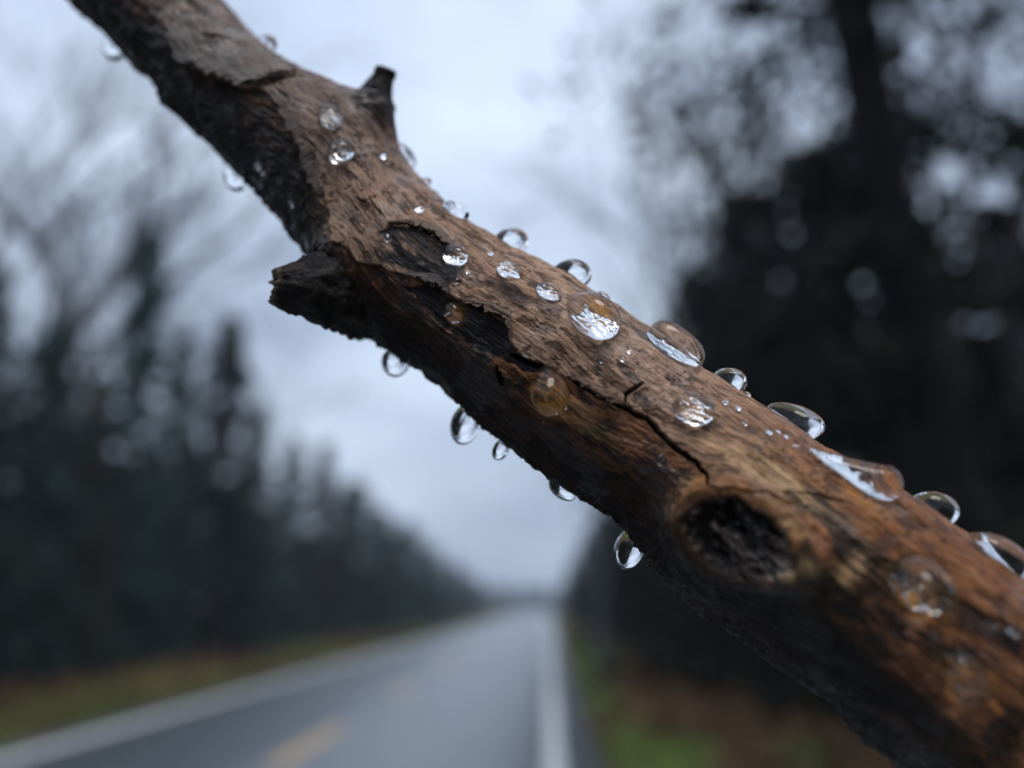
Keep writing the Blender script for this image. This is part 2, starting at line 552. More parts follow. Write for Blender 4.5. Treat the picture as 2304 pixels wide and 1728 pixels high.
big_tree()
r_ = np.random.default_rng(33)
def leafy(px, top, Y, key, lab, grp, mat=MF[1], wide=1.0, tm=MT):
    p = on_ground(px, Y); h = height_for(px, top, Y)
    place_tree('leafy_tree' if 'leaf' in key else 'bare_tree', key, p, (h / 10 * wide, h / 10), r_.uniform(0, 6.28), 0, mat, tm, lab, 'tree', grp)


def open_tree(seed, leaf_n, leaf_size, h=10, spread=.38, levels=4, r0=.12):
    (tv, tf), tips = bare_meshes(seed, h, spread, levels, r0)
    r = np.random.default_rng(seed + 70)
    c = np.repeat(tips, leaf_n, 0) + r.normal(0, 1, (len(tips) * leaf_n, 3)) * .28
    return (tv, tf), leaf_quads(c, leaf_size, r)


PROTO['leafy_a'] = open_tree(51, 4, .17)
PROTO['leafy_b'] = open_tree(52, 4, .17)
PROTO['bare_a'] = open_tree(53, 3, .05, spread=.30, levels=5, r0=.24)
PROTO['bare_b'] = open_tree(54, 3, .05, spread=.34, levels=5)
LT = 'open leafy trees against the sky at the upper right'
leafy(1010, -260, 10, 'leafy_a', 'open leafy tree at the upper right corner with bright sky gaps', LT, wide=.8)
leafy(1090, -120, 11, 'leafy_b', 'open leafy tree leaning in from beyond the right edge', LT, wide=.9)
leafy(800, 20, 16, 'leafy_b', 'open leafy tree left of the big leaning trunk, below the brightest sky', LT, wide=.8)
leafy(775, 150, 20, 'leafy_a', 'low open leafy tree with its edge against the sky, left end of the right wood', LT, wide=.5)
leafy(705, 225, 20, 'leafy_b', 'thin leafy tree just above the largest long drop, at the edge of the right wood', LT, wide=.42)
leafy(742, 130, 17, 'leafy_a', 'ragged leafy tree rising beside the left edge of the right wood', LT, wide=.42)
BT = 'thin bare trees fading into the sky'
leafy(690, 0, 30, 'bare_b', 'thin bare tree fading into the sky at the top middle right', BT, mat=MF[3], tm=MTG, wide=.55)
leafy(40, 60, 27, 'bare_a', 'tall bare tree with a thin trunk and faint twigs at the upper left', BT, mat=MF[3], tm=MT)
leafy(-60, -20, 24, 'bare_b', 'bare tree cut by the left edge with faint twigs across the sky', BT, mat=MF[3], tm=MTG)
leafy(100, 180, 32, 'bare_b', 'shorter bare tree behind the tall narrow spire', BT, mat=MF[3], tm=MTG)
# pale slender trunk standing on the right verge
pv, pf = tube([(0, 0, 0), (.02, 0, 2), (.05, 0, 4.2), (.0, 0, 6)], [.16, .14, .12, .07], 14)
pt = bpy.data.objects.new("slender_tree", None); COL.objects.link(pt); pt.location = on_ground(594, 21)
mesh_obj("trunk", pv, pf, MTG, pt)
_lv = leaf_quads(np.random.default_rng(2).normal(0, .7, (500, 3)) + np.array([0, 0, 6.2]), .1, np.random.default_rng(3))
mesh_obj("crown", _lv[0], _lv[1], MF[1], pt, smooth=False)
tag(pt, 'pale grey slender trunk standing on the right verge just below the branch', 'tree')

# air: a thin even haze
hz_v = [(x, y, z) for z in (-3.2, 34) for y in (-230, 1000) for x in (-300, 300)]
hz_f = [(0, 2, 3, 1), (4, 5, 7, 6), (0, 1, 5, 4), (2, 6, 7, 3), (0, 4, 6, 2), (1, 3, 7, 5)]
hm = bpy.data.materials.new("pale_air"); hm.use_nodes = True
hn = hm.node_tree; hn.nodes.clear()
ho = hn.nodes.new('ShaderNodeOutputMaterial'); hv = hn.nodes.new('ShaderNodeVolumePrincipled')
hv.inputs['Color'].default_value = (.80, .88, 1.0, 1); hv.inputs['Density'].default_value = 0.0010
hv.inputs['Anisotropy'].default_value = 0.2
hn.links.new(hv.outputs['Volume'], ho.inputs['Volume'])
tag(mesh_obj("haze", hz_v, hz_f, hm, smooth=False), kind='stuff')

# the road and its woods go on behind the viewer and darken what the drops and wet wood mirror
rb = np.random.default_rng(77)
c = []
for sx_, x0 in ((-1, -15.0), (1, 6.5)):
    for y0 in np.arange(-70, -2 if sx_ > 0 else 8, 3.2):
        xx = x0 + sx_ * rb.uniform(0, 3); hh_ = rb.uniform(8, 14); q = rb.uniform(0.02, 1, 260)
        w = 2.3 * (1 - q) ** .7 + .2
        c.append(np.stack([xx + rb.normal(0, .5, 260) * w, y0 + rb.normal(0, .5, 260) * w, GZ + q * hh_], 1))
v, f = leaf_quads(np.concatenate(c), .8, rb)
tag(mesh_obj("roadside_wood", v, f, MF[0], smooth=False), 'dark wood lining both sides of the road behind the viewer', 'wood', kind='stuff')

# ------------------------------------------------------------------ the branch
def h3(ix, iy, iz, seed):
    h = (ix.astype(np.uint32) * np.uint32(374761393) + iy.astype(np.uint32) * np.uint32(668265263) + iz.astype(np.uint32) * np.uint32(2246822519) + np.uint32(seed * 3266489917 % 4294967296))
    h = (h ^ (h >> np.uint32(13))) * np.uint32(1274126177)
    h = h ^ (h >> np.uint32(16))
    return (h & np.uint32(0xFFFF)).astype(np.float32) / 32767.5 - 1.0


def vnoise(x, y, z, seed=0):
    """smooth value noise, about -1..1"""
    x, y, z = np.float32(x), np.float32(y), np.float32(z)
    fx, fy, fz = np.floor(x), np.floor(y), np.floor(z)
    ix, iy, iz = fx.astype(np.int64), fy.astype(np.int64), fz.astype(np.int64)
    u, v, w = x - fx, y - fy, z - fz
    u, v, w = [t * t * (3 - 2 * t) for t in (u, v, w)]
    r = 0
    for dx in (0, 1):
        for dy in (0, 1):
            for dz in (0, 1):
                r = r + h3(ix + dx, iy + dy, iz + dz, seed) * (u if dx else 1 - u) * (v if dy else 1 - v) * (w if dz else 1 - w)
    return r


def fbm(x, y, z, octv=4, seed=0, gain=0.5):
    a, s, t = 1.0, 0.0, 0.0
    for k in range(octv):
        s = s + a * vnoise(x * 2 ** k, y * 2 ** k, z * 2 ** k, seed + k * 17)
        t += a; a *= gain
    return s / t * 1.6


def sstep(a, b, x):
    t = np.clip((x - a) / (b - a), 0, 1)
    return t * t * (3 - 2 * t)


S = 2.16   # the outline below was measured on a 2212 px wide print of the place
# x, y, half width, depth in mm
CTRL = np.array([
    (-900, -1350, 96, 100), (-500, -850, 100, 93), (-150, -480, 106, 86), (60, -250, 114, 82.5), (230, -75, 116, 80), (330, 20, 118, 78.5), (404, 90, 118, 77.5), (482, 180, 121, 76), (571, 249, 132, 74.5),
    (712, 372, 152, 72), (765, 450, 152, 71), (850, 553, 164, 69), (1005, 668, 172, 66.5), (1165, 775, 186, 64),
    (1301, 888, 196, 62), (1390, 945, 196, 61), (1527, 1040, 206, 59), (1640, 1143, 226, 57), (1742, 1212, 230, 55.8), (1846, 1279, 234, 54.9),
    (2095, 1467, 248, 53), (2400, 1720, 262, 51), (2700, 1960, 270, 49), (3300, 2450, 262, 46)], float)


def cubic(tk, yk, t):
    """Catmull-Rom interpolation"""
    i = np.clip(np.searchsorted(tk, t, side='right') - 1, 0, len(tk) - 2)
    m = np.gradient(yk, tk, axis=0)
    h = tk[i + 1] - tk[i]; u = (t - tk[i]) / h
    if yk.ndim > 1: h, u = h[:, None], u[:, None]
    return (2 * u**3 - 3 * u**2 + 1) * yk[i] + (u**3 - 2 * u**2 + u) * h * m[i] + (-2 * u**3 + 3 * u**2) * yk[i + 1] + (u**3 - u**2) * h * m[i + 1]


def P3(x, y, zmm):
    """point in mm behind print position x,y at depth zmm"""
    x = np.asarray(x, float)[..., None] / S; y = np.asarray(y, float)[..., None] / S; z = np.asarray(zmm, float)[..., None]
    return z * (fwd + rgt * (x - 512) / FPX + upv * (384 - y) / FPX)


cp = P3(CTRL[:, 0], CTRL[:, 1], CTRL[:, 3])
cr_ = CTRL[:, 2] / S / FPX * CTRL[:, 3] * 0.985
tk = np.concatenate([[0], np.cumsum(np.linalg.norm(np.diff(cp, axis=0), axis=1))])
LEN = tk[-1]
fine = np.linspace(0, LEN, 4000)
fp = cubic(tk, cp, fine)
fr = cubic(tk, cr_, fine)
ft = np.gradient(fp, fine, axis=0); ft /= np.linalg.norm(ft, axis=1)[:, None]
vw = -fp / np.linalg.norm(fp, axis=1)[:, None]
fn = vw - ft * (vw * ft).sum(1)[:, None]; fn /= np.linalg.norm(fn, axis=1)[:, None]
fb = np.cross(ft, fn)
if (fb[2000] @ upv) < 0: fb = -fb


def interp(arr, s):
    if arr.ndim == 1: return np.interp(s, fine, arr)
    return np.stack([np.interp(s, fine, arr[:, k]) for k in range(arr.shape[1])], -1)


def project(p):
    z = p @ fwd
    return (512 + FPX * (p @ rgt) / z) * S, (384 - FPX * (p @ upv) / z) * S, z


# lookup grid: print position -> (s, theta)
_gs = np.linspace(0, LEN, 900); _gt = np.radians(np.linspace(-100, 100, 201))
_gp = interp(fp, _gs)[:, None, :] + interp(fr, _gs)[:, None, None] * (np.cos(_gt)[None, :, None] * interp(fn, _gs)[:, None, :] + np.sin(_gt)[None, :, None] * interp(fb, _gs)[:, None, :])
_gx, _gy, _ = project(_gp)


def uv(x, y):
    """surface coordinates (s mm, theta) seen at print position x,y"""
    d = (_gx - x) ** 2 + (_gy - y) ** 2
    i, j = np.unravel_index(np.argmin(d), d.shape)
    return _gs[i], _gt[j]


def suv(pts):
    return np.array([uv(*p) for p in pts])


def mmpx(s):
    """mm per print pixel at station s"""
    return float(np.interp(s, fine, fp @ fwd)) / FPX / S


def line_dist(s, w, pts):
    """distance (mm) to a polyline given in (s, w) and position along it 0..1"""
    best = np.full(s.shape, 1e9, np.float32); par = np.zeros(s.shape, np.float32)
    n = len(pts) - 1
    for k in range(n):
        a, b = pts[k], pts[k + 1]
        d = b - a; L2 = max(d @ d, 1e-9)
        t = np.clip(((s - a[0]) * d[0] + (w - a[1]) * d[1]) / L2, 0, 1)
        q = np.hypot(s - a[0] - t * d[0], w - a[1] - t * d[1])
        m = q < best
        best = np.where(m, q, best); par = np.where(m, (k + t) / n, par)
    return best, par


def poly_sd(s, w, pts):
    """signed distance (mm) to a closed outline, positive inside"""
    p = np.vstack([pts, pts[:1]])
    d, _ = line_dist(s, w, p)
    ins = np.zeros(s.shape, bool)
    for k in range(len(pts)):
        x1, y1 = p[k]; x2, y2 = p[k + 1]
        c_ = ((y1 > w) != (y2 > w)) & (s < (x2 - x1) * (w - y1) / (y2 - y1 + 1e-12) + x1)
        ins ^= c_
    return np.where(ins, d, -d)


def to_sw(pts):
    q = suv(pts)
    return np.stack([q[:, 0], q[:, 1] * interp(fr, q[:, 0])], -1)


# outlines read on the bark itself
EDGE_TAN = suv([(150, -170), (240, -60), (335, 35), (383, 128), (450, 160), (520, 190), (575, 195), (600, 235), (640, 290), (655, 335), (668, 385), (700, 425), (712, 470), (728, 510), (780, 560), (870, 592), (935, 605),
                (975, 640), (1050, 665), (1095, 695), (1106, 745), (1120, 775), (1165, 790), (1230, 820), (1300, 862), (1350, 885), (1400, 912), (1450, 965), (1500, 1000), (1532, 1045), (1560, 1062), (1640, 1070),
                (1700, 1090), (1760, 1105), (1800, 1130), (1850, 1170), (1900, 1200), (1960, 1240), (2040, 1290), (2100, 1315), (2205, 1372)])
_o = np.argsort(EDGE_TAN[:, 0]); EDGE_TAN = EDGE_TAN[_o]
POLY_FLAP = to_sw([(383, 125), (430, 148), (480, 165), (520, 190), (560, 188), (605, 170), (640, 160), (600, 130), (540, 90), (470, 50), (400, 40), (365, 80)])
POLY_PATCH = to_sw([(800, 520), (842, 490), (900, 490), (950, 512), (985, 548), (990, 590), (958, 622), (915, 600), (870, 578), (820, 560)])
POLY_BLACK = to_sw([(872, 615), (935, 612), (975, 640), (1050, 668), (1092, 697), (1104, 745), (1125, 775), (1168, 792), (1195, 822), (1150, 810), (1080, 775), (1000, 740), (945, 700), (900, 660)])
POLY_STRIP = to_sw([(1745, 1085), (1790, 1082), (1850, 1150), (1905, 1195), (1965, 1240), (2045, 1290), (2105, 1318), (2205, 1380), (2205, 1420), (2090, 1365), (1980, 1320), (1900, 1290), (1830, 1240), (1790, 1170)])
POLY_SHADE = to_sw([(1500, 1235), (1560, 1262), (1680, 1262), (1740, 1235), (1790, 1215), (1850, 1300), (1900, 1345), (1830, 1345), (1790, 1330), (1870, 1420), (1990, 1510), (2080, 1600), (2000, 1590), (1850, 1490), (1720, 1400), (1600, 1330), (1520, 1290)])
PATCH_S = uv(890, 540)[0]
CRACKS = [  # outline, half width mm, depth mm
    (to_sw([(1232, 818), (1290, 852), (1335, 872), (1352, 882), (1400, 908), (1450, 962), (1500, 998), (1522, 1020), (1533, 1047)]), 0.17, 0.9),
    (to_sw([(1350, 868), (1354, 850), (1372, 840), (1388, 826)]), 0.13, 0.6),
    (to_sw([(572, 192), (600, 176), (625, 173), (655, 168)]), 0.16, 0.6),
    (to_sw([(440, 84), (470, 88), (500, 92)]), 0.16, 0.5),
    (to_sw([(800, 430), (815, 455), (835, 475)]), 0.05, 0.25),
    (to_sw([(770, 430), (790, 440), (815, 425)]), 0.07, 0.2),
    (to_sw([(845, 487), (880, 483), (912, 490), (950, 512), (975, 538)]), 0.12, 0.45),
    (to_sw([(1010, 652), (1060, 668), (1095, 692), (1103, 735)]), 0.12, 0.4),
    (to_sw([(1105, 768), (1140, 785), (1180, 790)]), 0.22, 0.7),
    (to_sw([(1690, 1066), (1780, 1070), (1830, 1085)]), 0.06, 0.2),
    (to_sw([(1080, 795), (1085, 830)]), 0.22, 0.5),
    (to_sw([(1935, 1085), (1960, 1110), (1985, 1125)]), 0.08, 0.2),
]
K_S, K_T = uv(1590, 1160); K_W = K_T * float(np.interp(K_S, fine, fr))
N_S, N_T = uv(728, 585); N_W = N_T * float(np.interp(N_S, fine, fr))
U_S, U_T = uv(790, 250); U_W = U_T * float(np.interp(U_S, fine, fr))
HUMP_S = uv(345, 198)[0]
BLOTS = [(*to_sw([(x, y)])[0], r1, r2, a) for x, y, r1, r2, a in [
    (1095, 628, 1.7, 0.7, .75), (1465, 826, 1.0, .28, .7), (1352, 790, .35, .25, .5), (1395, 862, .3, .25, .7), (1690, 1045, .9, .2, .6), (1775, 1078, .9, .7, .9), (1810, 1120, .9, .8, .85), (1400, 1022, 2.1, 1.3, .75),
    (1235, 1010, 1.4, 1.0, .7), (715, 270, .8, .9, .5), (870, 395, .9, .5, .6), (520, 60, 1.0, .8, .4), (1690, 1160, .5, .4, .5), (1240, 770, 1.6, .3, .3), (1480, 925, 1.2, .3, .35), (1975, 1330, 1.4, .8, .5), (2120, 1420, 1.2, .7, .5)]]
WARM = [(*to_sw([(x, y)])[0], r1, r2, a) for x, y, r1, r2, a in [
    (1690, 1035, 3.2, .9, .9), (1600, 1000, 2.6, .9, .55), (1470, 1085, .9, 1.6, .6), (705, 500, .7, 1.5, .9), (700, 440, .8, .8, .5), (1290, 925, 1.6, .5, .5), (1240, 880, .9, .4, .5), (1745, 1225, .6, .5, .9), (1850, 1225, .4, 1.0, .6), (1700, 1130, 1.0, .8, .5), (1690, 1225, 1.0, .4, .8), (1830, 1240, .4, 1.1, .7)]]

AMBER = [(*to_sw([(x, y)])[0], r1, r2, a) for x, y, r1, r2, a in [(1192, 862, .9, .95, .95), (978, 678, .5, .6, .8), (1985, 1280, 1.3, 1.1, .95), (2082, 1478, .8, 1.0, .85), (1860, 1075, 1.3, .5, .7), (1494, 885, .8, .6, .3), (1295, 678, .75, .6, 1.0)]]  # orange painted under drops; the last spot imitates a golden glow of light
def field(s, th):
    """relief (mm), colour, wetness and grain coordinates of the bark at stations s and angles th"""
    R = interp(fr, s)
    w = th * R
    # grain flows round the knot and the two twig stubs like water round a post
    psi = w.copy()
    for (cs, cw, rad) in ((K_S, K_W, 2.9), (N_S, N_W, 2.3), (U_S, U_W, 1.3)):
        dx, dy = (s - cs) / 1.15, (w - cw)
        r2 = dx * dx + dy * dy
        k = np.minimum(rad * rad / np.maximum(r2, 1e-3), 1.0)
        fade = np.exp(-r2 / (rad * 3.2) ** 2)
        psi = psi - dy * k * fade
    a = psi / R
    gx_, gy_, gz_ = s, R * np.cos(a), R * np.sin(a)
    px_, py_, pz_ = s, R * np.cos(th), R * np.sin(th)
    big = fbm(px_ * .16, py_ * .16, pz_ * .16, 3, 3)
    mid = fbm(px_ * .55, py_ * .6, pz_ * .6, 4, 9)
    fib = fbm(gx_ * .45, gy_ * 3.2, gz_ * 3.2, 4, 21, .6)
    fib2 = fbm(gx_ * 1.3, gy_ * 9.0, gz_ * 9.0, 3, 41, .6)
    rag = fbm(px_ * 1.2, py_ * 1.2, pz_ * 1.2, 4, 61, .6)
    blot = fbm(gx_ * .5, gy_ * .95, gz_ * .95, 5, 77, .6)
    blot2 = fbm(gx_ * .9, gy_ * 1.8, gz_ * 1.8, 4, 99, .6)
    crumb = fbm(px_ * 2.2, py_ * 2.2, pz_ * 2.2, 3, 120, .6)

    eb = np.interp(s, EDGE_TAN[:, 0], EDGE_TAN[:, 1]) * R
    sd_tan = w - eb + rag * 0.32
    tan = sstep(-0.05, 0.10, sd_tan)
    back = sstep(2.6, 2.2, th + 0.25 * mid)
    tan = tan * back
    ws, ww = s + rag * 0.22, w + vnoise(px_ * 1.5, py_ * 1.5, pz_ * 1.5, 140) * 0.22
    near = s > -1
    sd_p = poly_sd(ws, ww, POLY_PATCH); patch = sstep(-.03, .09, sd_p)
    sd_b = poly_sd(ws, ww, POLY_BLACK); black = sstep(-.03, .09, sd_b)
    sd_f = poly_sd(ws, ww, POLY_FLAP); flap = sstep(-.03, .09, sd_f)
    dU, _ = line_dist(s, w, CRACKS[6][0]); pdep = np.exp(-(dU / 1.0) ** 2)
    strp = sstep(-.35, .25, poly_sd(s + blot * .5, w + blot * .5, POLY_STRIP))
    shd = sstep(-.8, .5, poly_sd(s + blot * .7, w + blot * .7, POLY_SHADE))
    ul = sstep(45, 25, s - uv(700, 400)[0] + 40)          # 1 towards the far end
    far = sstep(uv(900, 600)[0], uv(560, 240)[0], s)       # far third: greyer and rougher
    lr = sstep(uv(1380, 935)[0], uv(1700, 1180)[0], s)     # near third: orange and wetter

    # relief
    D = 0.42 * big + 0.13 * mid + 0.060 * fib * (1 + .8 * (1 - tan)) + 0.026 * fib2
    D += 0.22 * (tan - 0.5) + 0.45 * flap - 0.30 * patch * pdep - 0.30 * black
    D += (1 - tan) * (0.08 * blot2 + 0.022 * crumb)
    D += far * (0.08 * blot2 + 0.02 * crumb + .06 * rag)
    under = sstep(-0.9, -1.3, th)
    D += under * (0.16 * crumb + 0.16 * rag) + under * .30 * np.maximum(crumb + .4 * rag, 0) * np.exp(-((s - K_S + 2.5) / 3.5) ** 2)
    # small scaly terraces on the bare lower wood
    st = blot2 * 2.2
    D += (1 - tan) * 0.05 * (np.abs((st - np.floor(st)) - .5) * 2)
    ck = np.zeros_like(s)
    for pts, hw, dp in CRACKS:
        d, par = line_dist(s + rag * .10, w + rag * .12, pts)
        wid = hw * (0.45 + 0.55 * np.sin(np.clip(par, 0.02, .98) * math.pi)) * (1 + .35 * crumb)
        m = sstep(wid * 1.35, wid * .55, d)
        ck = np.maximum(ck, m)
        D -= dp * m
        D += 0.07 * np.exp(-(d / .5) ** 2) * (1 - m)
    # knot
    kx, ky = (s - K_S), (w - K_W)
    ca, sa = math.cos(0.45), math.sin(0.45)
    kr = np.hypot((kx * ca + ky * sa) / 2.95, (-kx * sa + ky * ca) / 2.2) + 0.12 * rag + .02 * crumb
    bowl = sstep(1.08, .72, kr)
    D += 1.05 * np.exp(-((kr - 1.15) / .60) ** 2) * (kr < 5) - bowl * .62 + bowl * .30 * np.exp(-(kr / .6) ** 2)
    kl = fbm(kx * 1.1, ky * 1.7, 0 * kx, 4, 201, .6)
    D += bowl * (.16 * np.sin(kr * 13 + rag * 5) + .42 * kl)
    hb = np.hypot(s - HUMP_S, (th + 1.5) * R) / .75
    D += .55 * np.exp(-hb ** 2)
    # swelling under the stubs
    nr = np.hypot((s - N_S) / 1.5, (w - N_W) / 1.2)
    D += 1.0 * np.exp(-(nr / 1.9) ** 2) + np.exp(-(nr / 2.0) ** 2) * (.14 * crumb + .2 * rag)
    ur = np.hypot((s - U_S) / 1.2, (w - U_W))
    u2 = np.hypot((s - U_S) / 1.9, (th - 1.20) * R / 2.1)
    D += 1.75 * np.exp(-u2 ** 2) * (1 + .15 * rag)

    # hairline splits along the grain, chipped skin and pits
    hf = fbm(gx_ * .38, gy_ * 2.6, gz_ * 2.6, 3, 231, .5)
    hm_ = sstep(-.1, .45, fbm(px_ * .5, py_ * .7, pz_ * .7, 3, 245))
    hair = sstep(.085, .02, np.abs(hf)) * hm_
    chip = sstep(.30, .42, fbm(gx_ * .75, gy_ * 1.5, gz_ * 1.5, 4, 261, .62)) * tan * (1 - flap)
    pit = sstep(.62, .85, fbm(px_ * 2.6, py_ * 2.6, pz_ * 2.6, 2, 275)) * sstep(-.2, .4, mid)
    fleck = sstep(.50, .85, fbm(gx_ * 1.1, gy_ * 5.5, gz_ * 5.5, 3, 285, .6))
    D -= .05 * hair + .075 * chip + .06 * pit
    D += .02 * fleck
    # colour of the wood, with some shade and glow painted in
    c3 = lambda r, g, b: np.array([r, g, b], np.float32)
    def mixc(A, B, t): return A * (1 - t[..., None]) + B * t[..., None]
    tanc = mixc(np.broadcast_to(c3(.44, .262, .170), s.shape + (3,)), c3(.225, .148, .115), far)
    tanc = mixc(tanc, c3(.30, .112, .036), lr)
    t1 = sstep(.02, .58, blot + .25 * fib)
    tanc = mixc(tanc, c3(.042, .025, .023), t1 * .80)
    t2 = sstep(.2, .9, -blot2 + .3 * fib)
    tanc = mixc(tanc, mixc(np.broadcast_to(c3(.56, .39, .27), s.shape + (3,)), c3(.52, .28, .12), lr), t2 * .42)
    lowc = mixc(np.broadcast_to(c3(.26, .105, .046), s.shape + (3,)), c3(.52, .20, .058), sstep(.05, .8, blot2 + .35 * fib) * (.35 + .65 * lr))
    lowc = mixc(lowc, c3(.016, .012, .011), sstep(-.28, .32, blot + .3 * blot2 - .16 + .35 * far - .35 * th * (th < 0)) * .93)  # dark mottling, made blacker downwards as painted shade
    lowc = mixc(lowc, c3(.020, .015, .014), np.clip(sstep(uv(1250, 900)[0], uv(800, 560)[0], s) * .66 * sstep(.6, -.2, blot2 + .4 * rag), 0, 1))
    col = mixc(lowc, tanc, tan)
    col = mixc(col, c3(.26, .215, .185), flap * (.6 + .4 * t2))
    col = mixc(col, mixc(np.broadcast_to(c3(.030, .026, .028), s.shape + (3,)), c3(.11, .075, .06), sstep(.1, .8, fib)), patch * sstep(-.9, .1, pdep * 1.2 + .9 * blot2 + (s - PATCH_S) * .30 - .05))
    col = mixc(col, c3(.018, .013, .012), black * sstep(-.8, .2, fib + .6))
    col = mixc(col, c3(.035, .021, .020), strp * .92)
    col = mixc(col, c3(.012, .009, .008), shd * .95 * (1 - strp))  # shade below and beyond the knot, painted black into the wood
    for bs, bw, r1, r2, am in BLOTS:
        g = np.exp(-(((s - bs) / r1) ** 2 + ((w - bw) / r2) ** 2) * .8)
        col = mixc(col, c3(.045, .028, .026), sstep(.25, .7, g + .28 * blot2) * am)
    for bs, bw, r1, r2, am in WARM:
        g = np.exp(-(((s - bs) / r1) ** 2 + ((w - bw) / r2) ** 2) * .8)
        col = mixc(col, c3(.68, .44, .22), g * am * sstep(-.9, .5, fib))
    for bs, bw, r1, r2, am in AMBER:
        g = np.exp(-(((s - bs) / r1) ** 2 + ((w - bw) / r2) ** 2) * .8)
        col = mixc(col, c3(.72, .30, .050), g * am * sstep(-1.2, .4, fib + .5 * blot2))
    col = mixc(col, c3(.040, .026, .022), np.exp(-u2 ** 2) * .85 * sstep(-.7, .3, blot2 + rag + .5))
    col = mixc(col, c3(.075, .038, .028), chip * .62)
    col = mixc(col, c3(.016, .011, .010), hair * .70)
    col = mixc(col, c3(.022, .015, .013), pit * .75)
    col = mixc(col, c3(.44, .31, .22), fleck * .35 * (.35 + .65 * tan) * (1 - black) * (1 - patch))
    # near the stub and collar the wood goes black
    col = mixc(col, c3(.014, .012, .011), sstep(1.9, 1.1, nr + .35 * rag) * (w < N_W + 1.3))
    col = mixc(col, c3(.03, .024, .022), sstep(1.5, .7, ur + .3 * rag) * .9)
    kc = sstep(1.12, .9, kr)
    col = mixc(col, mixc(np.broadcast_to(c3(.008, .007, .007), s.shape + (3,)), c3(.17, .125, .10), sstep(-.25, .6, kl + .3 * crumb) * .85), kc)
    lowrim = np.exp(-((kr - 1.12) / .2) ** 2) * sstep(.1, -1.2, ky)
    col = mixc(col, c3(.21, .15, .11), lowrim * sstep(-.2, .7, crumb + rag) * .7)
    ring = np.exp(-((kr - 1.3) / .22) ** 2)
    col = mixc(col, c3(.30, .125, .040), ring * sstep(-.5, .6, blot2 + .4) * .65 * sstep(.6, -.4, (s - K_S) / 3.0 - .3))
    # the underside is painted near black, standing in for its shade
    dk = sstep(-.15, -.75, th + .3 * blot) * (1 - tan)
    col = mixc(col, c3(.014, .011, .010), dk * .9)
    col = mixc(col, c3(.004, .003, .003), ck * .95)
    col = col * (1 + .34 * fib[..., None]) * (1 + .24 * fib2[..., None])
    col = np.clip(col, .003, .8)
    wet = np.clip(.15 + .35 * lr + .75 * sstep(-.1, .35, fbm(px_ * .35, py_ * .5, pz_ * .5, 4, 290)) + .2 * far - .3 * kc, 0, 1)
    grain = np.stack([gx_, gy_, gz_], -1)
    return D, col, wet, grain


def surf(s, th, D):
    c = interp(fp, s); n_ = interp(fn, s); b_ = interp(fb, s); R = interp(fr, s) + D
    return c + R[..., None] * (np.cos(th)[..., None] * n_ + np.sin(th)[..., None] * b_)


def bark_material():
    m, n, b = new_mat("weathered_branch_wood")
    at_c = n.nodes.new('ShaderNodeAttribute'); at_c.attribute_name = 'tint'
    at_g = n.nodes.new('ShaderNodeAttribute'); at_g.attribute_name = 'grain'
    at_w = n.nodes.new('ShaderNodeAttribute'); at_w.attribute_name = 'wet'
    mpn = n.nodes.new('ShaderNodeMapping'); mpn.inputs['Scale'].default_value = (1.1, 9.0, 9.0)
    n.links.new(at_g.outputs['Vector'], mpn.inputs['Vector'])
    f1 = noise_node(n, 1.0, 6, mpn.outputs['Vector'], .65)
    f2 = noise_node(n, 6.0, 5, at_g.outputs['Vector'], .6)
    r = ramp(n, f1.outputs['Fac'], [(0.28, (.55, .52, .50)), (0.5, (1.0, 1.0, 1.0)), (0.72, (1.42, 1.40, 1.36))])
    k = n.nodes.new('ShaderNodeMix'); k.data_type = 'RGBA'; k.blend_type = 'MULTIPLY'; k.inputs['Factor'].default_value = 1
    n.links.new(at_c.outputs['Color'], k.inputs['A']); n.links.new(r.outputs['Color'], k.inputs['B'])
    n.links.new(k.outputs['Result'], b.inputs['Base Color'])
    md = n.nodes.new('ShaderNodeMath'); md.operation = 'MULTIPLY_ADD'
    n.links.new(at_w.outputs['Fac'], md.inputs[0]); md.inputs[1].default_value = -0.34; md.inputs[2].default_value = 0.56
    ad = n.nodes.new('ShaderNodeMath'); ad.operation = 'MULTIPLY_ADD'
    n.links.new(f2.outputs['Fac'], ad.inputs[0]); ad.inputs[1].default_value = 0.3; n.links.new(md.outputs[0], ad.inputs[2])
    n.links.new(ad.outputs[0], b.inputs['Roughness'])
    s1 = n.nodes.new('ShaderNodeMath'); s1.operation = 'MULTIPLY_ADD'
    n.links.new(f2.outputs['Fac'], s1.inputs[0]); s1.inputs[1].default_value = .5; n.links.new(f1.outputs['Fac'], s1.inputs[2])
    bp = n.nodes.new('ShaderNodeBump'); bp.inputs['Strength'].default_value = 1.0; bp.inputs['Distance'].default_value = 0.00016
    n.links.new(s1.outputs[0], bp.inputs['Height']); n.links.new(bp.outputs['Normal'], b.inputs['Normal'])
    b.inputs['Specular IOR Level'].default_value = 0.16
    cw = n.nodes.new('ShaderNodeMath'); cw.operation = 'MULTIPLY'; cw.use_clamp = True
    n.links.new(at_w.outputs['Fac'], cw.inputs[0]); cw.inputs[1].default_value = .85
    n.links.new(cw.outputs[0], b.inputs['Coat Weight'])
    b.inputs['Coat Roughness'].default_value = 0.17; b.inputs['Coat IOR'].default_value = 1.33
    bp2 = n.nodes.new('ShaderNodeBump'); bp2.inputs['Strength'].default_value = 0.6; bp2.inputs['Distance'].default_value = 0.00008
    n.links.new(s1.outputs[0], bp2.inputs['Height']); n.links.new(bp2.outputs['Normal'], b.inputs['Coat Normal'])
    return m


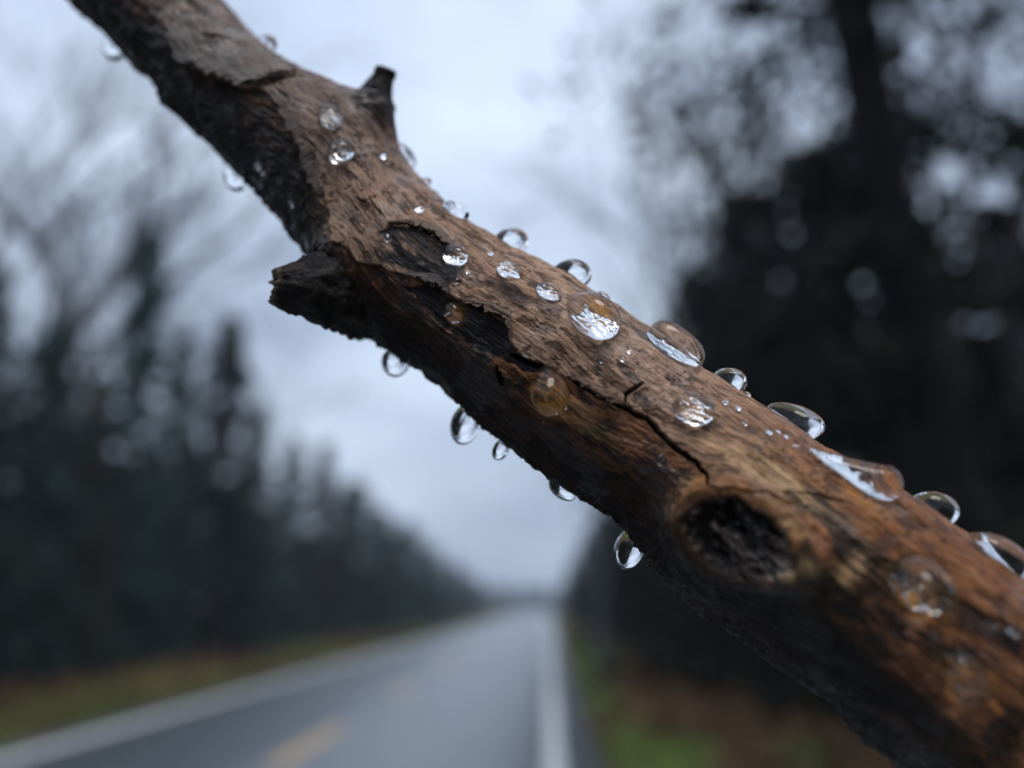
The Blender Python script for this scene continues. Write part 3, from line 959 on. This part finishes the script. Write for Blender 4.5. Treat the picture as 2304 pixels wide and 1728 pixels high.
MB = bark_material()
s_vis0, s_vis1 = uv(120, -60)[0] - 6, uv(2212, 1560)[0] + 5
ss = np.concatenate([np.linspace(0, s_vis0, 90, endpoint=False), np.linspace(s_vis0, s_vis1, 1250, endpoint=False), np.linspace(s_vis1, LEN, 80)])
tt = np.concatenate([np.radians(np.linspace(-115, 115, 430)), np.radians(np.linspace(115, 245, 72)[1:-1])])
SS, TT = np.meshgrid(ss, tt, indexing='ij')
TTw = np.where(TT > math.pi, TT - 2 * math.pi, TT)
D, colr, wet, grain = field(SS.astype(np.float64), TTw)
# blend the seam at the back
V = surf(SS, TTw, D)
ns, ntt = SS.shape
ii = np.arange(ns - 1)[:, None] * ntt; jj = np.arange(ntt)[None, :]; j2 = (jj + 1) % ntt
Fq = np.stack([ii + jj, ii + ntt + jj, ii + ntt + j2, ii + j2], -1).reshape(-1, 4)
BO = surf(np.array([uv(1165, 775)[0]]), np.array([0.0]), np.array([-7.0]))[0]      # branch origin, mm
bv = (V.reshape(-1, 3) - BO) * 0.001
cap0 = len(bv); bv = np.vstack([bv, (interp(fp, np.array([0.0])) - BO) * .001, (interp(fp, np.array([LEN])) - BO) * .001])
ext = lambda a: np.concatenate([a.reshape(-1, *a.shape[2:]), a[0, :1], a[-1, :1]])
faces = [Fq]
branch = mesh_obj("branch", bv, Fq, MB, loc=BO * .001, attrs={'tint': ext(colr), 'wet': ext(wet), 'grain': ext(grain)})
tag(branch, 'thick weathered brown branch with peeling bark and a black knot, covered in rain drops', 'branch')


def stub(name, pts, radii, colour, seed, broken=0.35, label=None):
    """a broken twig stub: rough tapered tube with a splintered end; pts in print px + depth mm, radii in mm"""
    p = P3([q[0] for q in pts], [q[1] for q in pts], [q[2] for q in pts])
    L = np.concatenate([[0], np.cumsum(np.linalg.norm(np.diff(p, axis=0), axis=1))])
    n, m = 110, 120
    t = np.linspace(0, L[-1], n)
    c_ = cubic(L, p, t); r_ = cubic(L, np.array(radii, float), t)
    tg = np.gradient(c_, t, axis=0); tg /= np.linalg.norm(tg, axis=1)[:, None]
    a_ = np.cross(tg, upv); a_ /= np.linalg.norm(a_, axis=1)[:, None]; b_ = np.cross(tg, a_)
    th = np.linspace(0, 2 * math.pi, m, endpoint=False)
    T_, H_ = np.meshgrid(t, th, indexing='ij')
    X, Y, Z = T_, np.cos(H_) * 2, np.sin(H_) * 2
    fb1 = fbm(X * .5, Y * 2.4, Z * 2.4, 4, seed, .6); rg = fbm(X * 1.2, Y, Z, 4, seed + 9, .6)
    rad = r_[:, None] * (1 + .13 * rg) + .10 * fb1 * (1 + 0 * X)
    # splinters: each angular sector ends at its own length
    endj = .9 * fbm(0 * H_, np.cos(H_) * 3.2, np.sin(H_) * 3.2, 3, seed + 30, .7)
    q = T_ / L[-1]
    push = sstep(.72, 1.0, q) * endj * broken
    v = c_[:, None, :] + rad[..., None] * (np.cos(H_)[..., None] * a_[:, None, :] + np.sin(H_)[..., None] * b_[:, None, :]) + push[..., None] * tg[:, None, :]
    # end face rings going inwards
    rings = [v.reshape(-1, 3)]
    last = v[-1]; cen = last.mean(0)
    for k, (f_, dn) in enumerate([(.86, .04), (.62, -.18), (.35, -.28), (.12, -.22)]):
        rr_ = cen + (last - cen) * f_ + tg[-1] * (dn + .18 * vnoise(np.cos(th) * 5 * f_, np.sin(th) * 5 * f_, np.full(m, k * 1.7), seed + 50))[:, None]
        rings.append(rr_)
    vv = np.vstack(rings)
    nn = n + 4
    i_ = np.arange(nn - 1)[:, None] * m; j_ = np.arange(m)[None, :]; k_ = (j_ + 1) % m
    ff = np.stack([i_ + j_, i_ + k_, i_ + m + k_, i_ + m + j_], -1).reshape(-1, 4)
    cb = np.array(colour, np.float32)
    g = np.clip(1 + .5 * fb1 + .4 * rg, .15, 2.2)
    cl = cb * g[..., None]
    pale = sstep(.25, .9, fb1 + .2) * .38
    cl = cl * (1 - pale[..., None]) + np.array([.085, .068, .052], np.float32) * pale[..., None] * (1 if broken > .2 else .6)
    tip = sstep(.955, 1.0, q)
    cl = cl * (1 - tip[..., None]) + np.array([.42, .34, .22], np.float32) * tip[..., None] * (.35 if broken > .3 else .12)
    cl = np.vstack([cl.reshape(-1, 3)] + [np.tile(np.array([.10, .08, .055]), (m, 1))] * 4)
    gr = np.vstack([np.stack([X, Y, Z], -1).reshape(-1, 3)] + [np.stack([np.full(m, L[-1]), np.cos(th) * 2 * f_, np.sin(th) * 2 * f_], -1) for f_ in (.86, .62, .35, .12)])
    o = mesh_obj(name, (vv - BO) * .001, ff, MB, branch, attrs={'tint': cl, 'wet': np.full(len(vv), .22), 'grain': gr})
    if label: o['label'] = label
    return o


stub("twig_stub", [(810, 655, 68.5), (750, 632, 65.8), (700, 624, 64.2), (655, 624, 63.2), (615, 620, 62.6), (592, 617, 62.3)],
     [3.5, 3.3, 2.95, 2.45, 1.95, 1.5], (.011, .009, .009), 5, .35, 'black broken twig stub pointing left with a splintered pale end')
stub("twig_stub", [(770, 300, 73.5), (798, 240, 73.2), (816, 200, 73.2), (827, 172, 73.2), (836, 152, 73.2)],
     [3.4, 2.5, 1.55, 1.05, .98], (.018, .014, .015), 8, .18, 'short dark twig stub pointing up on the upper edge')


def flake(edge, width, lift, curl=1.0, tint=None, seed=0, thick=.10):
    """a loose flake of bark: rooted `width` mm above the edge line, its free jagged edge lifted off the wood"""
    q = suv(edge); o_ = np.argsort(q[:, 0]); q = q[o_]
    n, m = 110, 14
    s_ = np.linspace(q[0, 0], q[-1, 0], n)
    e_ = np.interp(s_, q[:, 0], q[:, 1])
    u_ = np.linspace(0, 1, m)
    R_ = interp(fr, s_)
    prof = np.sin(np.linspace(0.02, math.pi - .02, n)) ** .5
    jag = .30 * fbm(s_ * 2.3, 0 * s_, 0 * s_, 4, seed, .65) * prof
    SW = s_[:, None] + 0 * u_[None, :]
    wfree = e_ * R_ - jag - .12
    WW = wfree[:, None] * u_[None, :] + (e_ * R_ + width * prof)[:, None] * (1 - u_)[None, :]
    TH = WW / R_[:, None]
    Dd, cc, wt, gg = field(SW.ravel(), TH.ravel())
    Dd = Dd.reshape(SW.shape)
    root = Dd[:, :1]
    base = np.maximum(Dd, root * (1 - .3 * u_[None, :]))
    hgt = base + .02 + lift * prof[:, None] * u_[None, :] ** (1.6 * curl)
    top = surf(SW, TH, hgt + thick * (1 - .6 * u_[None, :])); bot = surf(SW, TH, hgt - .05)
    cc = cc.reshape(n, m, 3)
    tc_ = np.array(tint if tint is not None else (.30, .22, .18), np.float32)
    vr = 1 + .35 * fbm(SW * .8, WW * 3, 0 * SW, 3, seed + 3)
    ct = tc_ * vr[..., None]
    vv = np.vstack([top.reshape(-1, 3), bot.reshape(-1, 3)])
    i_ = np.arange(n - 1)[:, None] * m; j_ = np.arange(m - 1)[None, :]
    f1 = np.stack([i_ + j_, i_ + m + j_, i_ + m + j_ + 1, i_ + j_ + 1], -1).reshape(-1, 4)
    f2 = f1[:, ::-1] + n * m
    k_ = np.arange(n - 1) * m + m - 1
    f3 = np.stack([k_, k_ + m, k_ + m + n * m, k_ + n * m], -1)
    gr = np.stack([SW, WW, hgt], -1).reshape(-1, 3)
    mesh_obj("bark_flake", (vv - BO) * .001, np.vstack([f1, f2, f3]), MB, branch,
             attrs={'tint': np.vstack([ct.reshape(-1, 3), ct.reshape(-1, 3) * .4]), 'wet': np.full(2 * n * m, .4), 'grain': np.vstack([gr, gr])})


flake([(380, 122), (430, 148), (480, 168), (520, 190), (562, 190), (600, 174)], 1.6, .75, tint=(.17, .145, .125), seed=2)
flake([(600, 235), (640, 290), (655, 335), (668, 385), (700, 425)], .9, .30, tint=(.13, .09, .075), seed=4)
flake([(842, 486), (880, 484), (912, 490), (950, 512), (985, 545)], .7, .28, tint=(.17, .11, .08), seed=6)
flake([(870, 592), (935, 605), (975, 638)], .6, .25, tint=(.10, .075, .07), seed=8)
flake([(1000, 650), (1050, 664), (1095, 692), (1106, 745)], .6, .25, tint=(.17, .11, .08), seed=10)
flake([(1235, 815), (1290, 848), (1348, 875)], .5, .16, tint=(.18, .10, .07), seed=12)


# ------------------------------------------------------------------ water drops
def water_material():
    m, n, b = new_mat("water")
    b.inputs['Base Color'].default_value = (1, 1, 1, 1)
    b.inputs['Roughness'].default_value = 0.0
    b.inputs['IOR'].default_value = 1.333
    b.inputs['Transmission Weight'].default_value = 1.0
    return m


MW = water_material()
DG = 'rain drops on the branch'
GRAV = np.array([0, 0, -1.0])


def drop(x, y, a, b, h, label, th=None, rot=0.0, sag=0.25, seed=0, tail=0.0, contact=98, wetted=False, group=DG):
    """rain drop on the bark. x,y: where it sits; a,b,h: half length, half breadth, height (print px);
    th: angle round the branch in degrees when it hangs at the outline; sag: how far gravity pulls it.
    Its underside follows the relief of the bark over a thin film of air, as on water-shedding bark."""
    s0, t0 = uv(x, y)
    if th is not None:
        ax, ay, _ = project(interp(fp, fine))
        s0 = fine[np.argmin((ax - x) ** 2 + (ay - y) ** 2)]; t0 = math.radians(th)
    k = mmpx(s0)
    a, b, h = a * k, b * k, h * k
    R0 = float(np.interp(s0, fine, fr)); w0 = t0 * R0
    T = interp(ft, np.array([s0]))[0]
    N = interp(fn, np.array([s0]))[0] * math.cos(t0) + interp(fb, np.array([s0]))[0] * math.sin(t0)
    Bv = -interp(fn, np.array([s0]))[0] * math.sin(t0) + interp(fb, np.array([s0]))[0] * math.cos(t0)
    cr0, sr0 = math.cos(rot), math.sin(rot)
    big_ = a > 0.4
    nseg, nt_, nb_ = (96, 40, 26) if big_ else (32, 14, 6)
    cm = math.radians(contact)
    az = np.linspace(0, 2 * math.pi, nseg, endpoint=False)
    phi = np.linspace(0, cm, nt_)[1:]
    lat = np.concatenate([np.sin(phi), math.sin(cm) * np.linspace(1, 0, nb_)[1:-1]])
    hgt = np.concatenate([(np.cos(phi) - math.cos(cm)) / (1 - math.cos(cm)), np.zeros(nb_ - 2)])
    istop = np.concatenate([np.ones(nt_ - 1), np.zeros(nb_ - 2)])
    LAT, AZ = np.meshgrid(lat, az, indexing='ij')
    HG = np.repeat(hgt[:, None], nseg, 1)
    X = np.concatenate([[0], (LAT * np.cos(AZ)).ravel(), [0]]); Y = np.concatenate([[0], (LAT * np.sin(AZ)).ravel(), [0]])
    Hh = np.concatenate([[1], HG.ravel(), [0]]); top = np.concatenate([[1], np.repeat(istop, nseg), [0]])
    wob = 1 + .07 * vnoise(X * 1.3 + seed * 3.1, Y * 1.3, Hh * 1.3, seed + 5) + .03 * vnoise(X * 3.3 + seed, Y * 3.3, Hh * 0, seed + 9)
    dx, dy = X * a * wob, Y * b * wob
    if tail:
        tt_ = np.clip(-X, 0, 1) ** 2.2
        dx = dx - tail * k * tt_
        dy = dy * (1 - .55 * tt_)
        Hh = Hh * (1 - .85 * np.clip(-X, 0, 1))
    ds, dw = dx * cr0 - dy * sr0, dx * sr0 + dy * cr0
    sv, wv = s0 + ds, w0 + dw
    Rv = interp(fr, sv)
    Dd, _, _, _ = field(sv, wv / Rv)
    d0 = float(np.mean(Dd[-nseg - 1:])) if not big_ else float(np.median(Dd))
    edge = np.clip(Hh * 6, 0, 1)
    Db = np.clip(Dd, d0 - .45, d0 + .45)
    if big_: Db = d0 + (Db - d0) * .38 + .028
    if big_: Db = Db + .012 * vnoise(sv * 5.5, wv * 5.5, 0 * sv, 301) + .006 * vnoise(sv * 11, wv * 11, 0 * sv, 302)
    Dt = Db * (1 - edge) + d0 * edge
    v = surf(sv, wv / Rv, np.where(top > .5, Dt, Db) + (np.where(top > .5, .03, -.06 + .10 * sstep(.30 - .65 * (wetted - 1), .02 - .60 * (wetted - 1), dw / b + .30 * vnoise(sv * 3, wv * 3, 0 * sv, 330 + seed) + .15 * vnoise(sv * 8, wv * 8, 0 * sv, 331))) if wetted else .035))
    nr_ = N
    v = v + nr_[None] * (Hh * h)[:, None]
    v = v + GRAV[None] * (sag * h * np.clip(Hh, 0, 1) ** 1.2)[:, None]
    p = surf(np.array([s0]), np.array([t0]), np.array([d0]))[0]
    vv = (v - p) * .001
    n_ = len(lat)
    i_ = (np.arange(n_ - 1) * nseg)[:, None] + 1; j_ = np.arange(nseg)[None, :]; k_ = (j_ + 1) % nseg
    q = np.stack([i_ + j_, i_ + nseg + j_, i_ + nseg + k_, i_ + k_], -1).reshape(-1, 4)
    f = [tuple(r) for r in q]
    f += [(0, 1 + j, 1 + (j + 1) % nseg) for j in range(nseg)]
    e = len(vv) - 1; b0 = 1 + (n_ - 1) * nseg
    f += [(e, b0 + (j + 1) % nseg, b0 + j) for j in range(nseg)]
    o = mesh_obj("water_drop", vv, f, MW, loc=p * .001)
    if float(np.dot(np.cross(T, Bv), N)) < 0: o.data.flip_normals()
    tag(o, label, 'water drop', group)
    return o


drops = [
    # on the upper side of the wood, faced by the camera
    dict(x=736, y=330, a=31, b=27, h=30, label='round clear drop below the upward stub, at the far upper part of the branch'),
    dict(x=868, y=342, a=30, b=22, h=28, label='clear drop on the upper edge just below the upward twig stub'),
    dict(x=928, y=385, a=12, b=11, h=14, label='small bead on the upper edge below the drop beside the upward stub'),
    dict(x=905, y=455, a=12, b=10, h=12, label='small round bead left of the flat bright drop near the split bark'),
    dict(x=980, y=460, a=36, b=25, h=26, label='flat bright oval drop above the dark peeled patch'),
    dict(wetted=True, x=987, y=552, a=30, b=25, h=28, label='round sparkling drop right of the dark peeled patch'),
    dict(wetted=True, x=1103, y=590, a=28, b=22, h=22, label='dull brownish drop in the row of three above the dark stain'),
    dict(wetted=True, x=1186, y=640, a=24, b=20, h=20, label='small brownish drop just left of the big glowing drop'),
    dict(wetted=True, x=1285, y=692, a=56, b=48, h=52, label='big round drop with an orange glow in its middle', sag=.12),
    dict(wetted=True, x=1440, y=752, a=74, b=44, h=54, label='largest long drop on the upper edge, half mirroring the sky', rot=-.10, sag=.15),
    dict(wetted=True, x=1494, y=876, a=42, b=38, h=44, label='round pinkish drop alone on smooth wood above the long crack'),
    # standing up on the upper outline
    dict(x=1052, y=590, th=95, a=36, b=30, h=56, label='tall domed drop on the upper edge above the three brownish ones'),
    dict(x=1168, y=680, th=95, a=36, b=30, h=54, label='domed drop on the upper edge above left of the glowing drop'),
    dict(x=1240, y=712, th=95, a=13, b=11, h=16, label='tiny bead on the upper edge just above the glowing drop'),
    dict(x=1500, y=925, th=95, a=32, b=28, h=50, label='glassy drop on the upper edge right of the largest long drop'),
    dict(x=1536, y=950, th=95, a=9, b=9, h=14, label='tiny dark bead on the upper edge touching the glassy drop'),
    dict(x=1622, y=1010, th=92, a=50, b=36, h=60, label='big dark domed drop on the upper edge above the pale wood'),
    dict(x=1940, y=1215, th=95, a=42, b=34, h=62, label='blurred domed drop on the upper edge right of the tailed drop'),
    dict(x=2150, y=1205, a=62, b=44, h=52, label='large blurred drop at the right edge of the photo'),
    dict(x=530, y=165, th=88, a=30, b=24, h=32, label='blurred drop on the upper edge near the top of the photo'),
    dict(wetted=True, x=712, y=255, a=36, b=18, h=20, label='long dim smear of water beside the upward stub', rot=-.9),
    # runny ones
    dict(wetted=1.45, x=1880, y=1048, a=52, b=44, h=62, tail=105, label='tailed drop with a whitish streak of water running down to it', rot=.10, sag=.2),
    dict(wetted=1.6, x=1186, y=838, a=38, b=46, h=58, label='amber drop hanging over the dark split below the smooth wood', sag=.45, rot=.9),
    dict(wetted=2, x=975, y=668, a=19, b=26, h=24, label='small amber drop on the black peeled wood', sag=.4, rot=.9),
    dict(wetted=1.7, x=1985, y=1258, a=56, b=54, h=74, label='blurred orange drop in the dark groove right of the knot', sag=.35, rot=.8),
    dict(wetted=1.7, x=2078, y=1452, a=38, b=50, h=56, label='blurred amber drop low on the near end of the branch', sag=.4, rot=.9),
    # hanging from the underside
    dict(x=560, y=300, th=-93, contact=122, a=32, b=22, h=34, label='blurred bright drop hanging under the far end of the branch', sag=.18),
    dict(x=910, y=690, th=-93, contact=122, a=30, b=28, h=40, label='dark drop hanging under the branch, nearest the broken stub', sag=.18),
    dict(x=1085, y=790, th=-93, contact=122, a=38, b=36, h=62, label='largest hanging drop with a white glint under the middle of the branch', sag=.18),
    dict(x=1165, y=870, th=-93, contact=122, a=20, b=17, h=34, label='small drop hanging just right of the largest hanging one', sag=.18),
    dict(x=1285, y=950, th=-93, contact=122, a=28, b=20, h=26, label='flat drop clinging under the branch between the small and the sparkling one', sag=.18),
    dict(x=1450, y=1060, th=-93, contact=122, a=40, b=34, h=60, label='sparkling drop hanging left of the black knot', sag=.18),
    dict(x=310, y=25, th=-93, contact=122, a=26, b=20, h=32, label='faint blurred drop under the branch at the top left of the photo', sag=.18),
]
for i, d in enumerate(drops):
    drop(seed=i, **d)
tiny = [(555, 360, 9, 'tiny blurred bead low on the dark far wood'), (562, 374, 6, 'tinier bead touching the one on the dark far wood'), (627, 440, 7, 'tiny bead beside the orange collar of the broken stub'), (828, 340, 8, 'tiny bead between the two drops under the upward stub'),
        (925, 606, 8, 'tiny bead at the tip of the dark peeled patch'), (1010, 588, 5, 'pinhead bead below the round sparkling drop'), (985, 608, 5, 'pinhead bead left of the one under the sparkling drop'),
        (1347, 778, 7, 'tiny bright bead in the middle of the smooth wood'), (1360, 762, 6, 'tiny faint bead above the bright one on the smooth wood'), (1060, 548, 6, 'pinhead bead under the tall domed drop'), (1297, 778, 4, 'pinhead bead below the big glowing drop'),
        (1597, 882, 5, 'pinhead bead right of the round pinkish drop'), (1570, 868, 6, 'flat tiny bead above right of the round pinkish drop'), (1612, 905, 6, 'lowest tiny bead beside the round pinkish drop'), (1665, 936, 6, 'first tiny bead in the cluster below the dark domed drop'),
        (1684, 930, 5, 'upper tiny bead in the cluster below the dark domed drop'), (1702, 945, 5, 'rightmost tiny bead in the cluster below the dark domed drop'), (1722, 962, 6, 'tiny bead straying from the cluster towards the tailed drop'),
        (840, 518, 7, 'tiny bead on the lip of the dark peeled patch'), (1135, 768, 4, 'pinhead bead on the black split edge'), (2020, 1378, 12, 'small blurred bead between the orange and the amber drop'), (2180, 1360, 12, 'small blurred bead near the right edge of the photo'),
        (1430, 988, 9, 'small pale bead below the long crack'), (1478, 690, 3, 'pinhead bead above the largest long drop')]
for i, (x, y, r, lab) in enumerate(tiny[:-1]):
    drop(x, y, r * 1.15, r, r * 1.1, lab, seed=100 + i, sag=.15)
print("verts branch", len(bv))
